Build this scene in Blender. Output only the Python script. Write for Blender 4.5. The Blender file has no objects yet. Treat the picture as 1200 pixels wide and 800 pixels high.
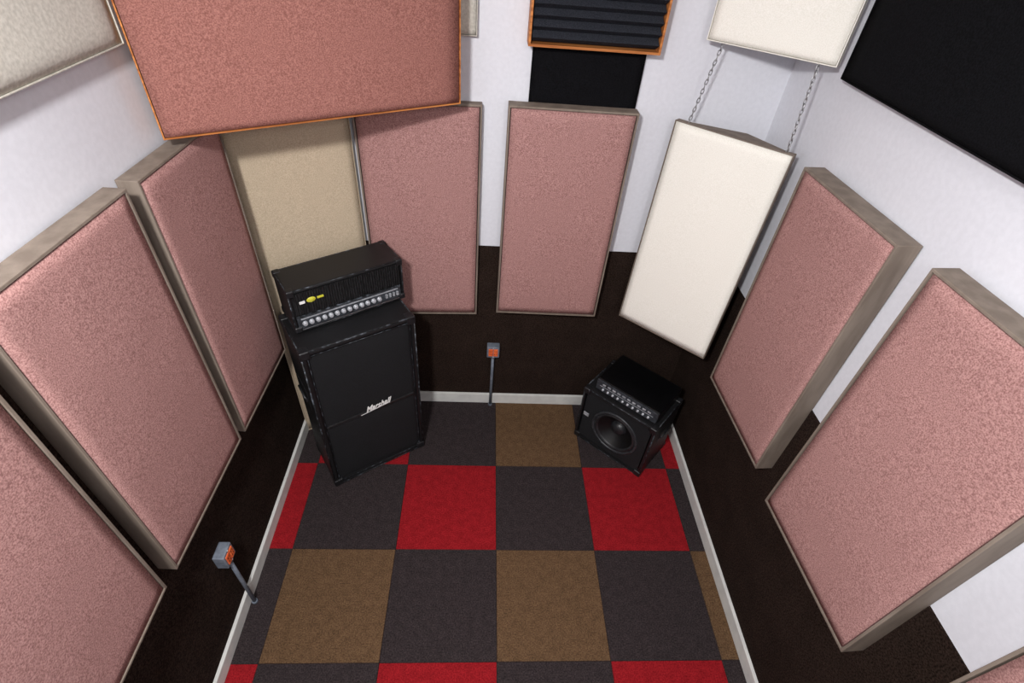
import bpy, bmesh, math, random
from mathutils import Vector, Matrix, noise
random.seed(4)
sc=bpy.context.scene
COL=sc.collection
sc.view_settings.view_transform='Standard'

# ---------------------------------------------------------------- materials
def lin(c):
    return tuple(((v/255)/12.92 if v/255<=.04045 else ((v/255+.055)/1.055)**2.4) for v in c)+(1,)
def base(name,rough=.8,spec=.3,metal=0):
    m=bpy.data.materials.new(name);m.use_nodes=True
    nt=m.node_tree;b=nt.nodes['Principled BSDF']
    b.inputs['Roughness'].default_value=rough;b.inputs['Specular IOR Level'].default_value=spec;b.inputs['Metallic'].default_value=metal
    return m,nt,b
def noisy(name,c1,c2,scale=100,rough=.85,spec=.2,bump=.0,bdist=.002,metal=0,detail=3,lo=.35,hi=.65,big=None,stretch=None):
    m,nt,b=base(name,rough,spec,metal)
    tc=nt.nodes.new('ShaderNodeTexCoord')
    src=tc.outputs['Object']
    if stretch:
        mp=nt.nodes.new('ShaderNodeMapping');mp.inputs['Scale'].default_value=stretch;nt.links.new(src,mp.inputs[0]);src=mp.outputs[0]
    n=nt.nodes.new('ShaderNodeTexNoise');n.inputs['Scale'].default_value=scale;n.inputs['Detail'].default_value=detail
    nt.links.new(src,n.inputs['Vector'])
    r=nt.nodes.new('ShaderNodeValToRGB');r.color_ramp.elements[0].position=lo;r.color_ramp.elements[1].position=hi
    r.color_ramp.elements[0].color=lin(c1);r.color_ramp.elements[1].color=lin(c2)
    nt.links.new(n.outputs['Fac'],r.inputs[0])
    out=r.outputs[0]
    if big:
        n2=nt.nodes.new('ShaderNodeTexNoise');n2.inputs['Scale'].default_value=big[0];n2.inputs['Detail'].default_value=4
        nt.links.new(tc.outputs['Object'],n2.inputs['Vector'])
        r2=nt.nodes.new('ShaderNodeValToRGB');r2.color_ramp.elements[0].position=.35;r2.color_ramp.elements[1].position=.65
        k=big[1];r2.color_ramp.elements[0].color=(k,k,k,1);r2.color_ramp.elements[1].color=(1,1,1,1)
        nt.links.new(n2.outputs['Fac'],r2.inputs[0])
        mx=nt.nodes.new('ShaderNodeMix');mx.data_type='RGBA';mx.blend_type='MULTIPLY';mx.inputs[0].default_value=1
        nt.links.new(out,mx.inputs[6]);nt.links.new(r2.outputs[0],mx.inputs[7]);out=mx.outputs[2]
    nt.links.new(out,b.inputs['Base Color'])
    if bump:
        bp=nt.nodes.new('ShaderNodeBump');bp.inputs['Strength'].default_value=bump;bp.inputs['Distance'].default_value=bdist
        nt.links.new(n.outputs['Fac'],bp.inputs['Height']);nt.links.new(bp.outputs[0],b.inputs['Normal'])
    return m
M={}
M['pink']=noisy('pink_fabric',(140,101,98),(188,146,141),280,.95,.1,.4,.0014,big=(60,.90),detail=3)
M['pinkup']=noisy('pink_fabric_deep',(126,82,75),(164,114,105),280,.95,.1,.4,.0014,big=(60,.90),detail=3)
M['taupe']=noisy('taupe_frame',(116,104,94),(134,122,111),25,.7,.25,.1,stretch=(1,1,.2))
M['tan']=noisy('tan_fabric',(178,161,138),(202,186,162),300,.95,.1,.3,.001,big=(30,.95))
M['cream']=noisy('cream_fabric',(234,231,221),(245,242,234),300,.9,.1,.2,.001)
M['wool']=noisy('cream_fleece',(190,186,176),(210,206,196),110,.97,.1,.3,.002)
M['black']=noisy('black_cloth',(10,10,12),(20,20,23),200,.97,.08,.4,.001)
M['wood']=noisy('orange_wood',(150,86,40),(206,134,74),12,.6,.3,.1,stretch=(.3,3,6))
M['foam']=noisy('charcoal_foam',(34,36,42),(58,60,68),260,.95,.1,.4,.001)
M['wall']=noisy('white_paint',(216,217,224),(221,222,229),60,.7,.25,.04,.001)
M['ceil']=noisy('ceiling_paint',(225,224,222),(232,231,229),60,.8,.2)
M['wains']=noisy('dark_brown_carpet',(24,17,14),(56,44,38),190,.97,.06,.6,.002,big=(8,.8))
M['bb']=noisy('baseboard_paint',(204,204,201),(215,215,211),20,.5,.3)
def carpet(name,c1,c2): return noisy(name,c1,c2,170,.97,.05,.7,.0025,big=(30,.80),detail=5,lo=.34,hi=.66)
M['tdark']=carpet('carpet_charcoal',(38,33,34),(66,58,59))
M['tred']=carpet('carpet_red',(122,20,27),(162,36,42))
M['tbrown']=carpet('carpet_brown',(78,59,43),(114,89,65))
M['tolex']=noisy('black_tolex',(10,10,11),(30,30,33),320,.5,.45,.5,.0015,big=(8,.7))
M['worn']=noisy('worn_edge',(18,20,23),(110,118,128),45,.55,.4,lo=.5,hi=.75)
M['grille']=noisy('black_grille',(14,14,15),(36,37,40),500,.8,.25,.6,.001)
M['rib']=noisy('dark_rib',(16,16,17),(38,38,40),80,.5,.4)
M['plastic']=noisy('black_plastic',(16,16,18),(32,32,35),60,.45,.45)
M['gloss']=noisy('gloss_black',(6,6,7),(10,10,12),20,.3,.5)
M['chrome']=noisy('chrome',(190,192,196),(215,217,220),30,.28,.5,metal=1)
M['silver']=noisy('silver_knob',(150,154,160),(190,193,199),40,.4,.5,metal=.3)
M['panelgrey']=noisy('control_plate',(48,51,56),(72,76,82),60,.4,.5,metal=.3)
M['white']=noisy('white_plastic',(232,232,230),(245,245,243),40,.4,.4)
M['yellow']=noisy('yellow_badge',(190,186,50),(214,210,80),40,.4,.4)
M['greybox']=noisy('grey_metal_box',(104,112,124),(130,138,150),40,.5,.4,metal=.2)
M['orange']=noisy('orange_receptacle',(222,98,52),(236,118,68),40,.45,.4)
M['slot']=noisy('dark_slot',(20,12,10),(30,18,14),40,.6,.3)
M['cone']=noisy('speaker_cone',(9,9,10),(16,16,18),60,.5,.35)
M['ring']=noisy('speaker_ring',(34,35,38),(56,58,62),60,.45,.4)
M['rubber']=noisy('rubber_surround',(26,27,29),(42,43,46),60,.4,.45)
M['chain']=noisy('steel_chain',(150,150,152),(190,190,192),60,.35,.5,metal=.9)

# ---------------------------------------------------------------- helpers
def new(name,bm,mats,parent=None,loc=(0,0,0),rot=(0,0,0),smooth=False):
    me=bpy.data.meshes.new(name);bmesh.ops.recalc_face_normals(bm,faces=bm.faces[:]);bm.to_mesh(me);bm.free()
    for m in (mats if isinstance(mats,(list,tuple)) else [mats]): me.materials.append(M[m])
    if smooth:
        for p in me.polygons:p.use_smooth=True
    o=bpy.data.objects.new(name,me);COL.objects.link(o);o.location=loc;o.rotation_euler=rot
    if parent:o.parent=parent
    return o
def addbox(bm,x0,x1,y0,y1,z0,z1,bev=0,seg=2,mi=0):
    r=bmesh.ops.create_cube(bm,size=1)
    vs=r['verts']
    for v in vs:
        v.co=Vector((x0+(v.co.x+.5)*(x1-x0),y0+(v.co.y+.5)*(y1-y0),z0+(v.co.z+.5)*(z1-z0)))
    fs=set(f for v in vs for f in v.link_faces)
    for f in fs:f.material_index=mi
    if bev:
        es=list(set(e for v in vs for e in v.link_edges))
        bmesh.ops.bevel(bm,geom=es,offset=bev,segments=seg,affect='EDGES',profile=.5)
def box(name,x0,x1,y0,y1,z0,z1,mat,parent=None,bev=0,**k):
    bm=bmesh.new();addbox(bm,x0,x1,y0,y1,z0,z1,bev);return new(name,bm,mat,parent,**k)
def lathe(bm,prof,seg=40,axis='y',c=(0,0,0),mi=0):
    rings=[]
    for r,h in prof:
        ring=[]
        for i in range(seg):
            a=2*math.pi*i/seg
            if axis=='y': p=Vector((r*math.cos(a),h,r*math.sin(a)))
            else: p=Vector((r*math.cos(a),r*math.sin(a),h))
            ring.append(bm.verts.new(p+Vector(c)))
        rings.append(ring)
    for a,b in zip(rings,rings[1:]):
        for i in range(seg):
            f=bm.faces.new((a[i],a[(i+1)%seg],b[(i+1)%seg],b[i]));f.material_index=mi;f.smooth=True
    return rings
def caps(bm,rings):
    for ring in (rings[0],rings[-1]):
        try: bm.faces.new(ring)
        except: pass
def tube(bm,pts,r,seg=10,closed=False):
    pts=[Vector(p) for p in pts];rings=[];n=len(pts)
    for i,p in enumerate(pts):
        if closed: t=((pts[(i+1)%n]-p).normalized()+(p-pts[i-1]).normalized()).normalized()
        else: t=((pts[min(i+1,n-1)]-pts[max(i-1,0)])).normalized()
        u=t.orthogonal().normalized() if i==0 else (u-t*u.dot(t)).normalized()
        w=t.cross(u)
        rings.append([bm.verts.new(p+(u*math.cos(2*math.pi*k/seg)+w*math.sin(2*math.pi*k/seg))*r) for k in range(seg)])
    for a,b in zip(rings,rings[1:]+([rings[0]] if closed else [])):
        for k in range(seg):
            bm.faces.new((a[k],a[(k+1)%seg],b[(k+1)%seg],b[k])).smooth=True
    if not closed: bm.faces.new(rings[0]);bm.faces.new(rings[-1][::-1])
def tubeobj(name,pts,r,mat,e,seg=8,closed=False):
    bm=bmesh.new();tube(bm,pts,r,seg,closed);return new(name,bm,mat,e)
def root(name,loc,yaw=0,tilt=0,label='',cat='',group=None):
    e=bpy.data.objects.new(name,None);e.empty_display_size=.1;COL.objects.link(e)
    e.location=loc;e.rotation_euler=(math.radians(tilt),0,math.radians(yaw))
    e['label']=label;e['category']=cat
    if group:e['group']=group
    return e
def struct(o): o['kind']='structure';return o

# ---------------------------------------------------------------- room
XL,XR,YF,ZC=-1.13,1.1,-4.3,3.0
struct(box('wall_back',XL-.1,XR+.1,0,.1,0,ZC,'wall'))
struct(box('wall_left',XL-.1,XL,YF,0,0,ZC,'wall'))
struct(box('wall_right',XR,XR+.1,YF,0,0,ZC,'wall'))
struct(box('wall_front',XL-.1,XR+.1,YF-.1,YF,0,ZC,'wall'))
struct(box('ceiling',XL-.1,XR+.1,YF-.1,.1,ZC,ZC+.1,'ceil'))
bm=bmesh.new()
xs=[XL,-1,-.5,0,.5,1,XR];ys=[0]+[-.5*i for i in range(1,9)]+[YF]
pat=["DRDBDR","RDRDRD","DBDBDB","RDRDRD","DBDBDB","RDRDRD","DBDBDB","RDRDRD","DBDBDB"]
mi={'D':0,'R':1,'B':2}
for r in range(len(ys)-1):
    for c in range(len(xs)-1):
        x0,x1,y1,y0=xs[c],xs[c+1],ys[r],ys[r+1]
        addbox(bm,x0+.0006,x1-.0006,y0+.0006,y1-.0006,-.02,0,.001,1,mi[pat[r][c]])
addbox(bm,XL-.1,XR+.1,YF-.1,.1,-.1,-.0199,0,1,3)
struct(new('floor',bm,['tdark','tred','tbrown','slot']))
WZ=1.15
struct(box('trim_1',XL,XR,-.006,0,.08,WZ,'wains'))
struct(box('trim_2',XL,XL+.006,YF,-.006,.08,1.78,'wains'))  # raised above the wainscot line so dark carpet stands in for shade between panels
struct(box('trim_3',XR-.006,XR,YF,-.006,.08,WZ,'wains'))
struct(box('baseboard_back',XL+.02,XR-.02,-.02,0,0,.08,'bb',bev=.003))
struct(box('baseboard_left',XL,XL+.02,YF,0,0,.08,'bb',bev=.003))
struct(box('baseboard_right',XR-.02,XR,YF,0,0,.08,'bb',bev=.003))

# ---------------------------------------------------------------- acoustic panels
def tray(name,x0,x1,y0,y1,z0,z1,rim,depth,mat,e,bev=0):
    """box whose front (-y) face is recessed inside a rim; one connected mesh"""
    bm=bmesh.new();addbox(bm,x0,x1,y0,y1,z0,z1)
    f=min(bm.faces,key=lambda f:f.calc_center_median().y)
    out=list(bm.edges)
    bmesh.ops.inset_region(bm,faces=[f],thickness=rim,depth=0)
    r=bmesh.ops.extrude_face_region(bm,geom=[f])
    vs=[g for g in r['geom'] if isinstance(g,bmesh.types.BMVert)]
    bmesh.ops.translate(bm,verts=vs,vec=(0,depth,0))
    if f.is_valid: bmesh.ops.delete(bm,geom=[f],context='FACES_ONLY')
    if bev: bmesh.ops.bevel(bm,geom=[x for x in out if x.is_valid],offset=bev,segments=3,affect='EDGES',profile=.5)
    return new(name,bm,mat,e)
def panel(loc,yaw,tilt,w,h,t,face,frame,label,rim=.011,group=None,bulge=.004):
    e=root('sound_absorber',loc,yaw,tilt,label,'acoustic panel',group)
    W=w/2
    tray('frame',-W,W,0,t,0,h,rim,t-.006,frame,e,bev=.002)
    bm=bmesh.new();nx,nz=16,30;a=W-rim*1.05;g=[]
    for j in range(nz+1):
        row=[]
        for i in range(nx+1):
            u=i/nx;v=j/nz
            x=-a+2*a*u;z=rim*1.05+(h-2.1*rim)*v
            ed=min(u*2*a,(1-u)*2*a,v*h,(1-v)*h)
            k=min(1,ed/.03)
            y=.003-bulge*(k**.5)-.002*noise.noise(Vector((x*9,z*9,loc[0]*7)))*k
            row.append(bm.verts.new((x,y,z)))
        g.append(row)
    for j in range(nz):
        for i in range(nx):
            bm.faces.new((g[j][i],g[j][i+1],g[j+1][i+1],g[j+1][i])).smooth=True
    back=[]
    edge=[g[0][i] for i in range(nx+1)]+[g[j][nx] for j in range(1,nz+1)]+[g[nz][i] for i in range(nx-1,-1,-1)]+[g[j][0] for j in range(nz-1,0,-1)]
    for v in edge: back.append(bm.verts.new((v.co.x,t-.008,v.co.z)))
    n=len(edge)
    for i in range(n): bm.faces.new((edge[i],edge[(i+1)%n],back[(i+1)%n],back[i]))
    bm.faces.new(back)
    new('fabric_face',bm,face,e)
    return e
G='pink fabric panels around the walls'
PL='dusty pink fabric panel in taupe wooden frame, '
panel((-.40,-.056,.745),2.5,0,.525,1.085,.045,'pink','taupe',PL+'behind guitar amplifier',group=G)
panel((.232,-.09,.796),-.6,0,.531,1.053,.062,'pink','taupe',PL+'above wall outlet',group=G)
panel((1.011,-.781,.79),-87.4,.4,.522,1.05,.077,'pink','taupe',PL+'beside cream panel',group=G)
panel((1.005,-1.461,.812),-86.5,0,.525,1.06,.077,'pink','taupe',PL+'on white wall',group=G)
panel((.985,-2.17,.80),-90,0,.525,1.06,.09,'pink','taupe',PL+'near open floor',group=G)
panel((-1.052,-1.208,.80),88,-.5,.52,1.05,.06,'pink','taupe',PL+'above conduit',group=G)
panel((-1.056,-.628,.755),88,0,.50,1.08,.062,'pink','taupe',PL+'beside beige panel',group=G)
panel((-1.03,-1.815,.868),90,0,.53,1.06,.09,'pink','taupe',PL+'brightly lit',group=G)
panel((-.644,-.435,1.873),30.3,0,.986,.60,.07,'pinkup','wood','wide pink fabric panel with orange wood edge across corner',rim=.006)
panel((-.897,-.157,.0),28,0,.49,1.95,.022,'tan','tan','tall beige fabric panel standing behind guitar amplifier',rim=.006)
W=panel((.797,-.279,.832),-41.7,-3.2,.485,1.0,.035,'cream','taupe','cream white fabric panel hanging on chains across corner',rim=.005)
# triangular rear box of the corner panel
bm=bmesh.new()
lo=[bm.verts.new(p) for p in ((-.225,.0352,.01),(.225,.0352,.01),(.02,.125,.01))]
hi=[bm.verts.new(p) for p in ((-.225,.0352,.996),(.225,.0352,.996),(.02,.125,.996))]
bm.faces.new(lo);bm.faces.new(hi)
for i in range(3): bm.faces.new((lo[i],lo[(i+1)%3],hi[(i+1)%3],hi[i]))
new('rear_wedge',bm,'taupe',W)
W2=panel((.861,-.235,2.123),-40,0,.46,.5,.045,'cream','cream','cream white fabric panel high in corner, holding chains',rim=.005)
panel((-1.09,-1.02,2.12),90,0,.72,.55,.035,'wool','wool','cream fleece covered panel high on side wall',rim=.005,bulge=.012)
panel((-.42,-.035,2.07),0,0,.51,.5,.03,'wool','wool','cream fleece covered panel high on end wall',rim=.005)
panel((1.055,-1.0,2.095),-90,0,1.2,.7,.04,'black','black','black cloth covered panel high on side wall',rim=.006)
panel((.272,-.018,1.76),0,0,.445,.30,.016,'black','black','black cloth panel on wall below foam absorber',rim=.004)
e=root('sound_absorber',(.275,-.09,2.062),0,0,'charcoal wedge foam absorber in orange wooden frame on wall','acoustic panel')
w=.25;h=.42;t=.088
tray('frame',-w,w,0,t,0,h,.012,t-.006,'wood',e)
bm=bmesh.new();n=11;p=(h-.028)/n;pr=[]
for i in range(n):
    pr+=[(.030,.014+i*p),(-.006,.014+i*p+p*.5)]
pr+=[(.030,h-.014),(t-.008,h-.014),(t-.008,.014)]
A=[bm.verts.new((-w+.013,y,z)) for y,z in pr];B=[bm.verts.new((w-.013,y,z)) for y,z in pr]
for i in range(len(pr)):
    j=(i+1)%len(pr);bm.faces.new((A[i],A[j],B[j],B[i]))
bm.faces.new(A);bm.faces.new(B[::-1])
new('foam',bm,'foam',e)

# chains
def chain(p0,p1,label):
    p0=Vector(p0);p1=Vector(p1);d=p1-p0;L=d.length;pitch=.0165;n=int(L/pitch)
    q=d.to_track_quat('Z','Y').to_matrix()
    bm=bmesh.new()
    for i in range(n+1):
        c=p0+d*(i/n)
        rot=q@Matrix.Rotation(math.radians(90*(i%2)),3,'Z')
        N=16;S=6;rings=[]
        for k in range(N):
            a=2*math.pi*k/N
            cx,cz=.0048*math.cos(a),.0085*math.sin(a)+(.003 if math.sin(a)>0 else -.003)
            ctr=Vector((cx,0,cz));out=Vector((math.cos(a),0,math.sin(a)))
            rings.append([bm.verts.new(c+rot@(ctr+(out*math.cos(2*math.pi*s/S)+Vector((0,1,0))*math.sin(2*math.pi*s/S))*.0019)) for s in range(S)])
        for k in range(N):
            a,b=rings[k],rings[(k+1)%N]
            for s in range(S): bm.faces.new((a[s],a[(s+1)%S],b[(s+1)%S],b[s])).smooth=True
    o=new('chain',bm,'chain');o['label']=label;o['category']='chain';o['group']='chains holding the cream corner panel'
bpy.context.view_layer.update()
for fx,fx2 in ((-.19,-.17),(.21,.17)):
    a=W.matrix_world@Vector((fx,.018,1.0));b=W2.matrix_world@Vector((fx2,.02,0))
    chain(a,b,'thin steel link chain suspending cream corner panel')

# ---------------------------------------------------------------- outlets
def outlet(loc,yaw,drop,label):
    e=root('power_outlet',loc,yaw,0,label,'outlet','surface mounted power outlets')
    box('box',-.036,.036,-.045,0,-.04,.04,'greybox',e,bev=.004)
    for x in (-.014,.014):
        r=box('receptacle',x-.0125,x+.0125,-.049,-.044,-.026,.028,'orange',e,bev=.002)
        for z in (-.010,.012):
            for sx in (-.005,.005): box('slot',x+sx-.001,x+sx+.001,-.0500,-.0485,z-.004,z+.005,'slot',r)
    for x,z in ((0,.034),(0,-.034)):
        bm=bmesh.new();lathe(bm,[(0.0001,-.0475),(.003,-.047),(.003,-.044)],12,'y',(x,0,z));new('screw',bm,'chrome',e)
    tubeobj('conduit',[(0,-.03,-.04),(0,-.03,-drop*.5),(0,-.03,-drop)],.0085,'greybox',e,12)
    for z in (-.052,-drop):
        bm=bmesh.new();caps(bm,lathe(bm,[(.0125,z),(.0125,z+.013)],16,'z',(0,-.03,0)));new('connector',bm,'greybox',e)
    return e
outlet((-.035,-.0065,.47),0,.468,'grey metal outlet box with orange receptacles, above baseboard')
outlet((XL+.0065,-1.25,.448),90,.446,'grey metal outlet box with orange receptacles, below pink panel')

# ---------------------------------------------------------------- amp parts
def place(corner,yaw,w,d):
    a=math.radians(yaw);return (corner[0]+math.cos(a)*w/2-math.sin(a)*d/2,corner[1]+math.sin(a)*w/2+math.cos(a)*d/2,corner[2])
def shell(name,w,d,h,inset,depth,e,mat='tolex',z0=0,bev=.01):
    return tray(name,-w/2,w/2,-d/2,d/2,z0,h,inset,depth,mat,e,bev)
def feet(e,w,d,r,hh,ins):
    for sx in (-1,1):
        for sy in (-1,1):
            bm=bmesh.new();caps(bm,lathe(bm,[(r,0),(r*1.12,hh)],16,'z'));new('foot',bm,'plastic',e,(sx*(w/2-ins),sy*(d/2-ins),0))
def corners(e,w,d,h,s=.036,mat='plastic',z0=0):
    for sx in (-1,1):
        for sy in (-1,1):
            for iz in (0,1):
                x=sx*w/2;y=sy*d/2;z=h if iz else z0
                t=.003
                x0,x1=sorted((x+sx*t,x-sx*s));y0,y1=sorted((y+sy*t,y-sy*s));k=1 if iz else -1
                zz0,zz1=sorted((z+k*t*(1 if iz or z0>0.006 else 0),z-k*s))
                bm=bmesh.new();addbox(bm,x0,x1,y0,y1,zz0,zz1)
                inner=min(bm.verts,key=lambda v:v.co.x*sx+v.co.y*sy+v.co.z*k)
                bmesh.ops.bevel(bm,geom=[inner],offset=s*.75,segments=1,affect='VERTICES')
                outs=[ed for ed in bm.edges if all(abs(v.co.x-(x+sx*t))<1e-5 or abs(v.co.y-(y+sy*t))<1e-5 or abs(v.co.z-(zz1 if iz else zz0))<1e-5 for v in ed.verts)]
                bmesh.ops.bevel(bm,geom=outs,offset=.007,segments=3,affect='EDGES',profile=.5)
                new('corner_protector',bm,mat,e)
def text(name,body,size,mat,parent,loc,rot,shear=0,ext=.001,off=0,sx=1,align='CENTER'):
    cu=bpy.data.curves.new(name,'FONT');cu.body=body;cu.size=size;cu.shear=shear;cu.extrude=ext;cu.offset=off;cu.align_x=align;cu.align_y='CENTER'
    o=bpy.data.objects.new(name,cu);COL.objects.link(o)
    bpy.context.view_layer.update()
    me=bpy.data.meshes.new_from_object(o.evaluated_get(bpy.context.evaluated_depsgraph_get()))
    bpy.data.objects.remove(o)
    me.materials.clear();me.materials.append(M[mat])
    o=bpy.data.objects.new(name,me);COL.objects.link(o);o.parent=parent;o.location=loc;o.rotation_euler=rot;o.scale=(sx,1,1)
    return o
def knob(e,x,y,z,r,mat='silver',l=.014):
    bm=bmesh.new();lathe(bm,[(r*1.15,0),(r*1.15,-l*.25),(r,-l*.3),(r*.9,-l),(r*.7,-l*1.08),(.0005,-l*1.08)],18,'y')
    new('knob',bm,mat,e,(x,y,z))
def edges(e,w,d,h,zb,r=.0032,g=.03,sides=(-1,1),back=False):
    yf=-d/2
    for sx in (-1,1): tubeobj('edge_piping',[(sx*(w/2-.003),yf+.003,zb+g),(sx*(w/2-.003),yf+.003,h-g)],r,'worn',e,6)
    for z in (zb+.004,h-.003): tubeobj('edge_piping',[(-w/2+g,yf+.003,z),(w/2-g,yf+.003,z)],r,'worn',e,6)
    for sx in sides:
        for z in (zb+.004,h-.003): tubeobj('edge_piping',[(sx*(w/2-.003),yf+g,z),(sx*(w/2-.003),-yf-g,z)],r,'worn',e,6)
    if back: tubeobj('edge_piping',[(-w/2+g,-yf-.003,h-.003),(w/2-g,-yf-.003,h-.003)],r,'worn',e,6)
def cloth(e,gw,yf,z0,z1,pull=.006):
    bm=bmesh.new();nx,nz=20,16;g=[]
    for j in range(nz+1):
        row=[]
        for i in range(nx+1):
            u=i/nx*2-1;v=j/nz*2-1
            row.append(bm.verts.new((u*gw,yf-pull*(1-u**4)*(1-v**4),z0+(z1-z0)*j/nz)))
        g.append(row)
    for j in range(nz):
        for i in range(nx): bm.faces.new((g[j][i],g[j][i+1],g[j+1][i+1],g[j+1][i])).smooth=True
    return new('speaker_grille',bm,'grille',e)

# guitar speaker cabinet
w,d,h=.526,.30,.985;yaw=32.4
e=root('speaker_cabinet',place((-.865,-.655,0),yaw,w,d),yaw,0,'tall worn black speaker cabinet with white script logo','speaker cabinet')
shell('body',w,d,h,.028,.016,e,z0=.012,bev=.011)
feet(e,w,d,.016,.013,.05)
yf=-d/2
gw=w/2-.032
for z0,z1 in ((.046,.470),(.480,h-.034)): cloth(e,gw,yf+.013,z0,z1)
box('divider',-gw,gw,yf+.004,yf+.014,.468,.482,'rib',e,bev=.002)
a=w/2-.028;zb,zt=.040,h-.028
tubeobj('grille_piping',[(-a,yf+.001,zb),(a,yf+.001,zb),(a,yf+.001,zt),(-a,yf+.001,zt)],.0026,'worn',e,6,True)
edges(e,w,d,h,.012,.0038,.035)
corners(e,w,d,h,.042,z0=.012)
lg=text('logo','Marshall',.052,'white',e,(.03,yf+.001,.50),(math.radians(90),math.radians(-4),0),shear=.5,ext=.0015,off=.0008,sx=.74)
tubeobj('logo_underline',[(-.060,yf+.001,.474),(-.02,yf+.001,.478),(.03,yf+.001,.483),(.095,yf+.001,.492)],.0013,'white',e,6)
for sx in (-1,1):
    x0,x1=sorted((sx*(w/2-.002),sx*(w/2+.003)))
    hd=box('side_handle',x0,x1,-.07,.07,.56,.68,'plastic',e,bev=.002)
    tubeobj('grip',[(sx*(w/2+.002),-.05,.60),(sx*(w/2+.012),-.045,.63),(sx*(w/2+.012),.045,.63),(sx*(w/2+.002),.05,.60)],.006,'rubber',hd,8)

# guitar amplifier head
w,d,h=.512,.19,.222;yaw=34
e=root('amplifier_head',place((-.905,-.535,.9885),yaw,w,d),yaw,0,'worn black guitar amplifier head with silver knobs, on tall cabinet','amplifier')
shell('body',w,d,h,.014,.014,e,z0=.006,bev=.010)
yf=-d/2
feet(e,w,d,.012,.007,.04)
bm=bmesh.new();n=44;X0,X1=-w/2+.018,w/2-.018;pr=[]
for i in range(n):
    x=X0+(X1-X0)*i/n;p=(X1-X0)/n
    pr+=[(x,yf+.009),(x+p*.5,yf+.009),(x+p*.5,yf+.002),(x+p,yf+.002)]
A=[bm.verts.new((x,y,.092)) for x,y in pr];B=[bm.verts.new((x,y,h-.020)) for x,y in pr]
for i in range(len(pr)-1): bm.faces.new((A[i],A[i+1],B[i+1],B[i]))
new('front_grille',bm,'rib',e)
cp=box('control_panel',-w/2+.016,w/2-.016,yf+.002,yf+.013,.022,.082,'panelgrey',e,bev=.002)
box('trim_strip',-w/2+.018,w/2-.018,yf-.0005,yf+.008,.084,.089,'worn',e,bev=.001)
box('trim_strip',-w/2+.018,w/2-.018,yf-.0005,yf+.008,.016,.020,'chrome',e,bev=.001)
for i in range(13): knob(cp,-.212+i*.0285,yf+.003,.048,.0098,'silver',l=.013)
for i in range(4): box('switch',.166+i*.018-.005,.166+i*.018+.005,yf-.006,yf+.003,.040,.060,'silver',cp,bev=.001)
box('label_strip',-.225,.225,yf+.0008,yf+.003,.069,.075,'silver',cp)
bm=bmesh.new();lathe(bm,[(.0001,0),(.011,0),(.013,.003)],24,'y',(0,0,0))
for v in bm.verts: v.co.x*=1.5
new('badge',bm,'yellow',e,(-.165,yf-.002,.158))
box('badge_bar',-.215,-.192,yf-.002,yf+.002,.150,.162,'white',e,bev=.001)
box('badge_bar',-.140,-.112,yf-.002,yf+.002,.155,.165,'yellow',e,bev=.001)
edges(e,w,d,h,.006,.003,.025,back=True)
corners(e,w,d,h,.03,z0=.006)

# bass cabinet
w,d,h=.455,.31,.425;yaw=-42
e=root('speaker_cabinet',place((.481,-.262,0),yaw,w,d),yaw,0,'small worn black bass cabinet with one round exposed speaker','speaker cabinet')
yf=-d/2
shell('body',w,d,h,.022,.075,e,z0=.01,bev=.010)
feet(e,w,d,.016,.011,.05)
bm=bmesh.new();R=.140;cz=.215;cx=.01;N=48;gw=w/2-.024;z0,z1=.034,h-.024
inner=[];outer=[]
for i in range(N):
    a=2*math.pi*i/N+math.pi/N;ca,sa=math.cos(a),math.sin(a)
    inner.append(bm.verts.new((cx+R*ca,yf+.008,cz+R*sa)))
    tx=((gw-cx) if ca>0 else (gw+cx))/max(abs(ca),1e-6);tz=((z1-cz) if sa>0 else (cz-z0))/max(abs(sa),1e-6);t=min(tx,tz)
    outer.append(bm.verts.new((cx+t*ca,yf+.008,cz+t*sa)))
for i in range(N):
    j=(i+1)%N;bm.faces.new((inner[i],inner[j],outer[j],outer[i]))
new('baffle',bm,'grille',e)
bm=bmesh.new();lathe(bm,[(R+.006,.008),(R+.005,.000),(R-.006,.000),(R-.008,.012)],48,'y',(cx,yf,cz));sp=new('speaker',bm,'ring',e)
bm=bmesh.new();lathe(bm,[(R-.008,.010),(R-.013,.002),(R-.022,.002),(R-.030,.012)],48,'y',(cx,yf,cz));new('surround',bm,'rubber',sp)
bm=bmesh.new();lathe(bm,[(R-.030,.012),(.085,.036),(.045,.060)],48,'y',(cx,yf,cz));new('cone',bm,'cone',sp)
bm=bmesh.new();lathe(bm,[(.048,.060),(.042,.044),(.028,.032),(.012,.027),(.0005,.026)],40,'y',(cx,yf,cz));new('dust_cap',bm,'rubber',sp)
for i in range(8):
    a=2*math.pi*(i+.5)/8
    bm=bmesh.new();lathe(bm,[(.0001,-.003),(.004,-.002),(.004,.002)],10,'y',(cx+(R+.001)*math.cos(a),yf,cz+(R+.001)*math.sin(a)));new('bolt',bm,'ring',sp)
bd=box('badge',-.200,-.165,yf+.003,yf+.009,.215,.240,'silver',e,bev=.002)
edges(e,w,d,h,.01,.0036,.032)
corners(e,w,d,h,.038,z0=.01)
for sx in (-1,1):
    x0,x1=sorted((sx*(w/2-.002),sx*(w/2+.003)))
    hd=box('side_handle',x0,x1,-.06,.06,.24,.32,'plastic',e,bev=.002)
    tubeobj('grip',[(sx*(w/2+.002),-.045,.27),(sx*(w/2+.011),-.04,.285),(sx*(w/2+.011),.04,.285),(sx*(w/2+.002),.045,.27)],.005,'rubber',hd,8)

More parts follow.
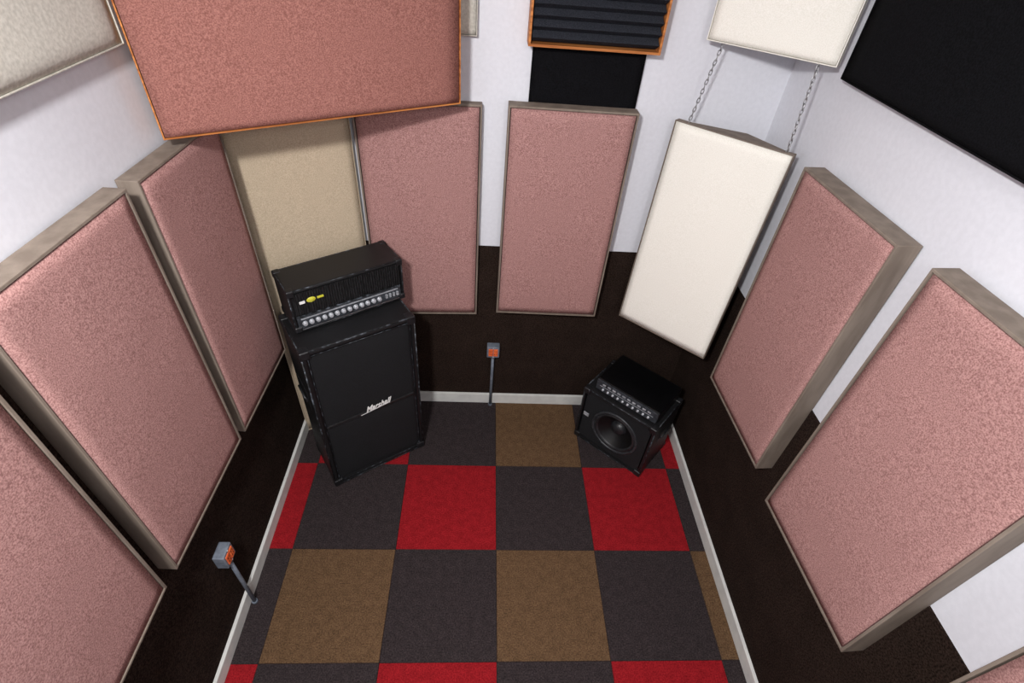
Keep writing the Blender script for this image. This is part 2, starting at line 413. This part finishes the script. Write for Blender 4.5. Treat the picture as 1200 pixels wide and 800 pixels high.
# bass amp head
w,d,h=.385,.27,.08;yaw=-42
a=math.radians(yaw);C0=place((.481,-.262,0),-42,.455,.31)
lx,ly=.012,.010
cc=(C0[0]+math.cos(a)*lx-math.sin(a)*ly,C0[1]+math.sin(a)*lx+math.cos(a)*ly,.4285)
e=root('amplifier_head',cc,yaw,0,'compact glossy black bass amplifier head on small cabinet','amplifier')
yf=-d/2
feet(e,w,d,.01,.006,.03)
box('body',-w/2,w/2,yf+.01,d/2,.005,h,'gloss',e,bev=.006)
cp=box('control_panel',-w/2+.004,w/2-.004,yf,yf+.012,.008,h-.004,'panelgrey',e,bev=.002)
for i in range(10): knob(cp,-.142+i*.0315,yf,.026,.0062,'silver',l=.009)
box('label_strip',-.165,.165,yf-.0012,yf+.001,.042,.045,'silver',cp)
for i in range(10): box('switch',-.150+i*.031,-.150+i*.031+.019,yf-.003,yf+.001,.055,.065,'silver',cp,bev=.001)

# ---------------------------------------------------------------- lights
def area(loc,target,size,energy,col=(1,.97,.94)):
    l=bpy.data.lights.new('ceiling_light','AREA');l.shape='SQUARE';l.size=size;l.energy=energy;l.color=col
    o=bpy.data.objects.new('ceiling_light',l);COL.objects.link(o);o.location=loc
    o.rotation_euler=(Vector(target)-Vector(loc)).to_track_quat('-Z','Y').to_euler();return o
area((-.60,-2.35,2.93),(-.1,-1.3,.2),.18,66,(1,.985,.975))
area((.35,-3.0,2.93),(.2,-1.6,.6),.5,24,(1,.985,.975))
wd=bpy.data.worlds.new('world');sc.world=wd;wd.use_nodes=True;wd.node_tree.nodes['Background'].inputs[0].default_value=(.8,.85,1,1);wd.node_tree.nodes['Background'].inputs[1].default_value=.3

# ---------------------------------------------------------------- camera
cd=bpy.data.cameras.new('camera');cam=bpy.data.objects.new('camera',cd);COL.objects.link(cam)
cam.location=(-.1253,-2.2464,2.5142);cam.rotation_euler=[math.radians(v) for v in (48.348,-3.882,-1.586)]
cd.sensor_width=36;cd.lens=606.4/1200*36;cd.clip_start=.02
sc.camera=cam
